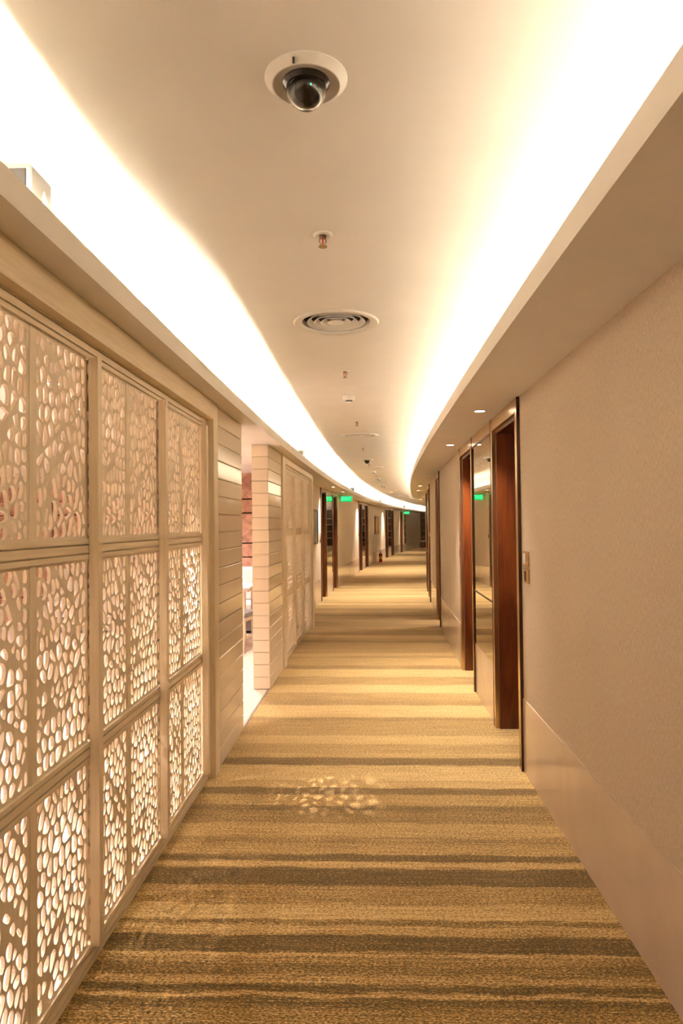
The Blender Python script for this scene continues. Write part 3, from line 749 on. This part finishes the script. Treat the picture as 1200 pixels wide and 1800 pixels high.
# fire extinguisher
fe = thing('fire_extinguisher', 'red fire extinguisher standing on the carpet by the left wall', 'fire extinguisher', frame(28.2, TL+.13))
obj('cylinder', MB().lathe([(0, 0), (.066, 0), (.072, .008), (.072, .31), (.060, .345), (.030, .365), (.022, .385), (0, .385)], 28), M['red'], fe, smooth=True)
obj('label_band', MB().lathe([(.0725, .12), (.0735, .12), (.0735, .25), (.0725, .25)], 28), M['yellow'], fe)
obj('valve', MB().lathe([(0, .38), (.022, .38), (.022, .41), (.014, .43), (0, .43)], 14), M['brass'], fe, smooth=True)
obj('lever', MB().box(-.02, .09, -.010, .010, .425, .437).box(-.02, .085, -.010, .010, .455, .465), M['black'], fe)
obj('hose', MB().tube([(-.02, 0, .40), (-.07, 0, .41), (-.10, 0, .35), (-.095, 0, .20), (-.085, 0, .10)], .010, 8), M['black'], fe, smooth=True)

# far door and drum beside the bend
fd = thing('door_%d' % (nd[0]+1), 'dark brown double door in the panelled wall at the far bend', 'door', frame(46.6, TL, 0, True), None, 'structure')
obj('door_leaf', MB().box(-.9, -.003, .001, .04, .46, 2.31), M['endwall'], fd); obj('door_leaf', MB().box(.003, .9, .001, .04, .46, 2.31), M['endwall'], fd)
for z in (.7, 1.4): obj('pull_knob', MB().lathe([(0, .04), (.03, .04), (.045, .08), (0, .10)], 14, (.06, 0, z), 'y'), M['chrome'], fd, smooth=True)
dr = thing('drum_stool', 'small round brown drum standing by the dark far wall', 'stool', frame(45.0, TL+.26))
obj('body', MB().lathe([(0, 0), (.17, 0), (.20, .10), (.20, .28), (.17, .38), (.15, .38), (0, .38)], 28), M['wood'], dr, smooth=True)
obj('cushion', MB().lathe([(0, .375), (.15, .38), (.15, .40), (.12, .42), (0, .425)], 28), M['upholstery'], dr, smooth=True)

# ------------------------------------------------------------------ lounge furniture seen between the pillars
sf = thing('sofa', 'long pale upholstered banquette against the copper stone wall', 'sofa', frame(10.0, -3.2))
obj('base', MB().box(-.30, .30, -1.75, 1.75, .04, .24), M['upgrey'], sf, bevel=.01)
for k in range(3):
    y = -1.74+k*1.165
    obj('seat_cushion', MB().box(-.34, .22, y, y+1.15, .24, .44), M['upholstery'], sf, bevel=.035, seg=3, smooth=True)
    obj('back_cushion', MB().box(.10, .33, y, y+1.15, .44, .93), M['upholstery'], sf, bevel=.04, seg=3, smooth=True)
tb = thing('table', 'white topped pale wood table in front of the lounge sofa', 'table', frame(9.1, -2.05))
obj('table_top', MB().box(-.36, .36, -.45, .45, .715, .75), M['upholstery'], tb, bevel=.008)
obj('edge_band', MB().box(-.355, .355, -.445, .445, .69, .7148), M['palewood'], tb)
for x in (-.30, .30):
    for y in (-.38, .38): obj('leg', MB().box(x-.025, x+.025, y-.025, y+.025, 0, .69), M['palewood'], tb, bevel=.004)
def make_chair():
    c = thing('chair', 'pale wood lounge chair in front of the table, seen between the pillars', 'chair', frame(8.42, -1.72) @ Matrix.Rotation(math.radians(-8), 4, 'Z'), 'pale wood lounge chairs')
    obj('seat', MB().box(-.22, .22, -.23, .23, .43, .49), M['upgrey'], c, bevel=.02, seg=2, smooth=True)
    obj('seat_rail', MB().box(-.225, .225, -.225, .225, .385, .43), M['palewood'], c, bevel=.004)
    for y in (-.205, .205):
        obj('leg', MB().tube([(.20, y, .40), (.22, y, 0)], .022, 8, .016), M['palewood'], c, smooth=True)
        obj('leg', MB().tube([(-.20, y, .42), (-.23, y, 0)], .022, 8, .017), M['palewood'], c, smooth=True)
        obj('back_post', MB().tube([(-.20, y, .42), (-.22, y, .62), (-.27, y, .84)], .019, 8), M['palewood'], c, smooth=True)
        obj('side_stretcher', MB().box(-.21, .21, y-.010, y+.010, .17, .20), M['palewood'], c)
    obj('back_rest', MB().box(-.275, -.235, -.20, .20, .64, .84), M['palewood'], c, bevel=.012, seg=2, smooth=True)
    obj('stretcher', MB().box(-.222, -.198, -.2, .2, .23, .26), M['palewood'], c)
    return c
ch = make_chair()
dup(ch, frame(8.42, -2.4), 'second pale wood lounge chair behind the first pillar')
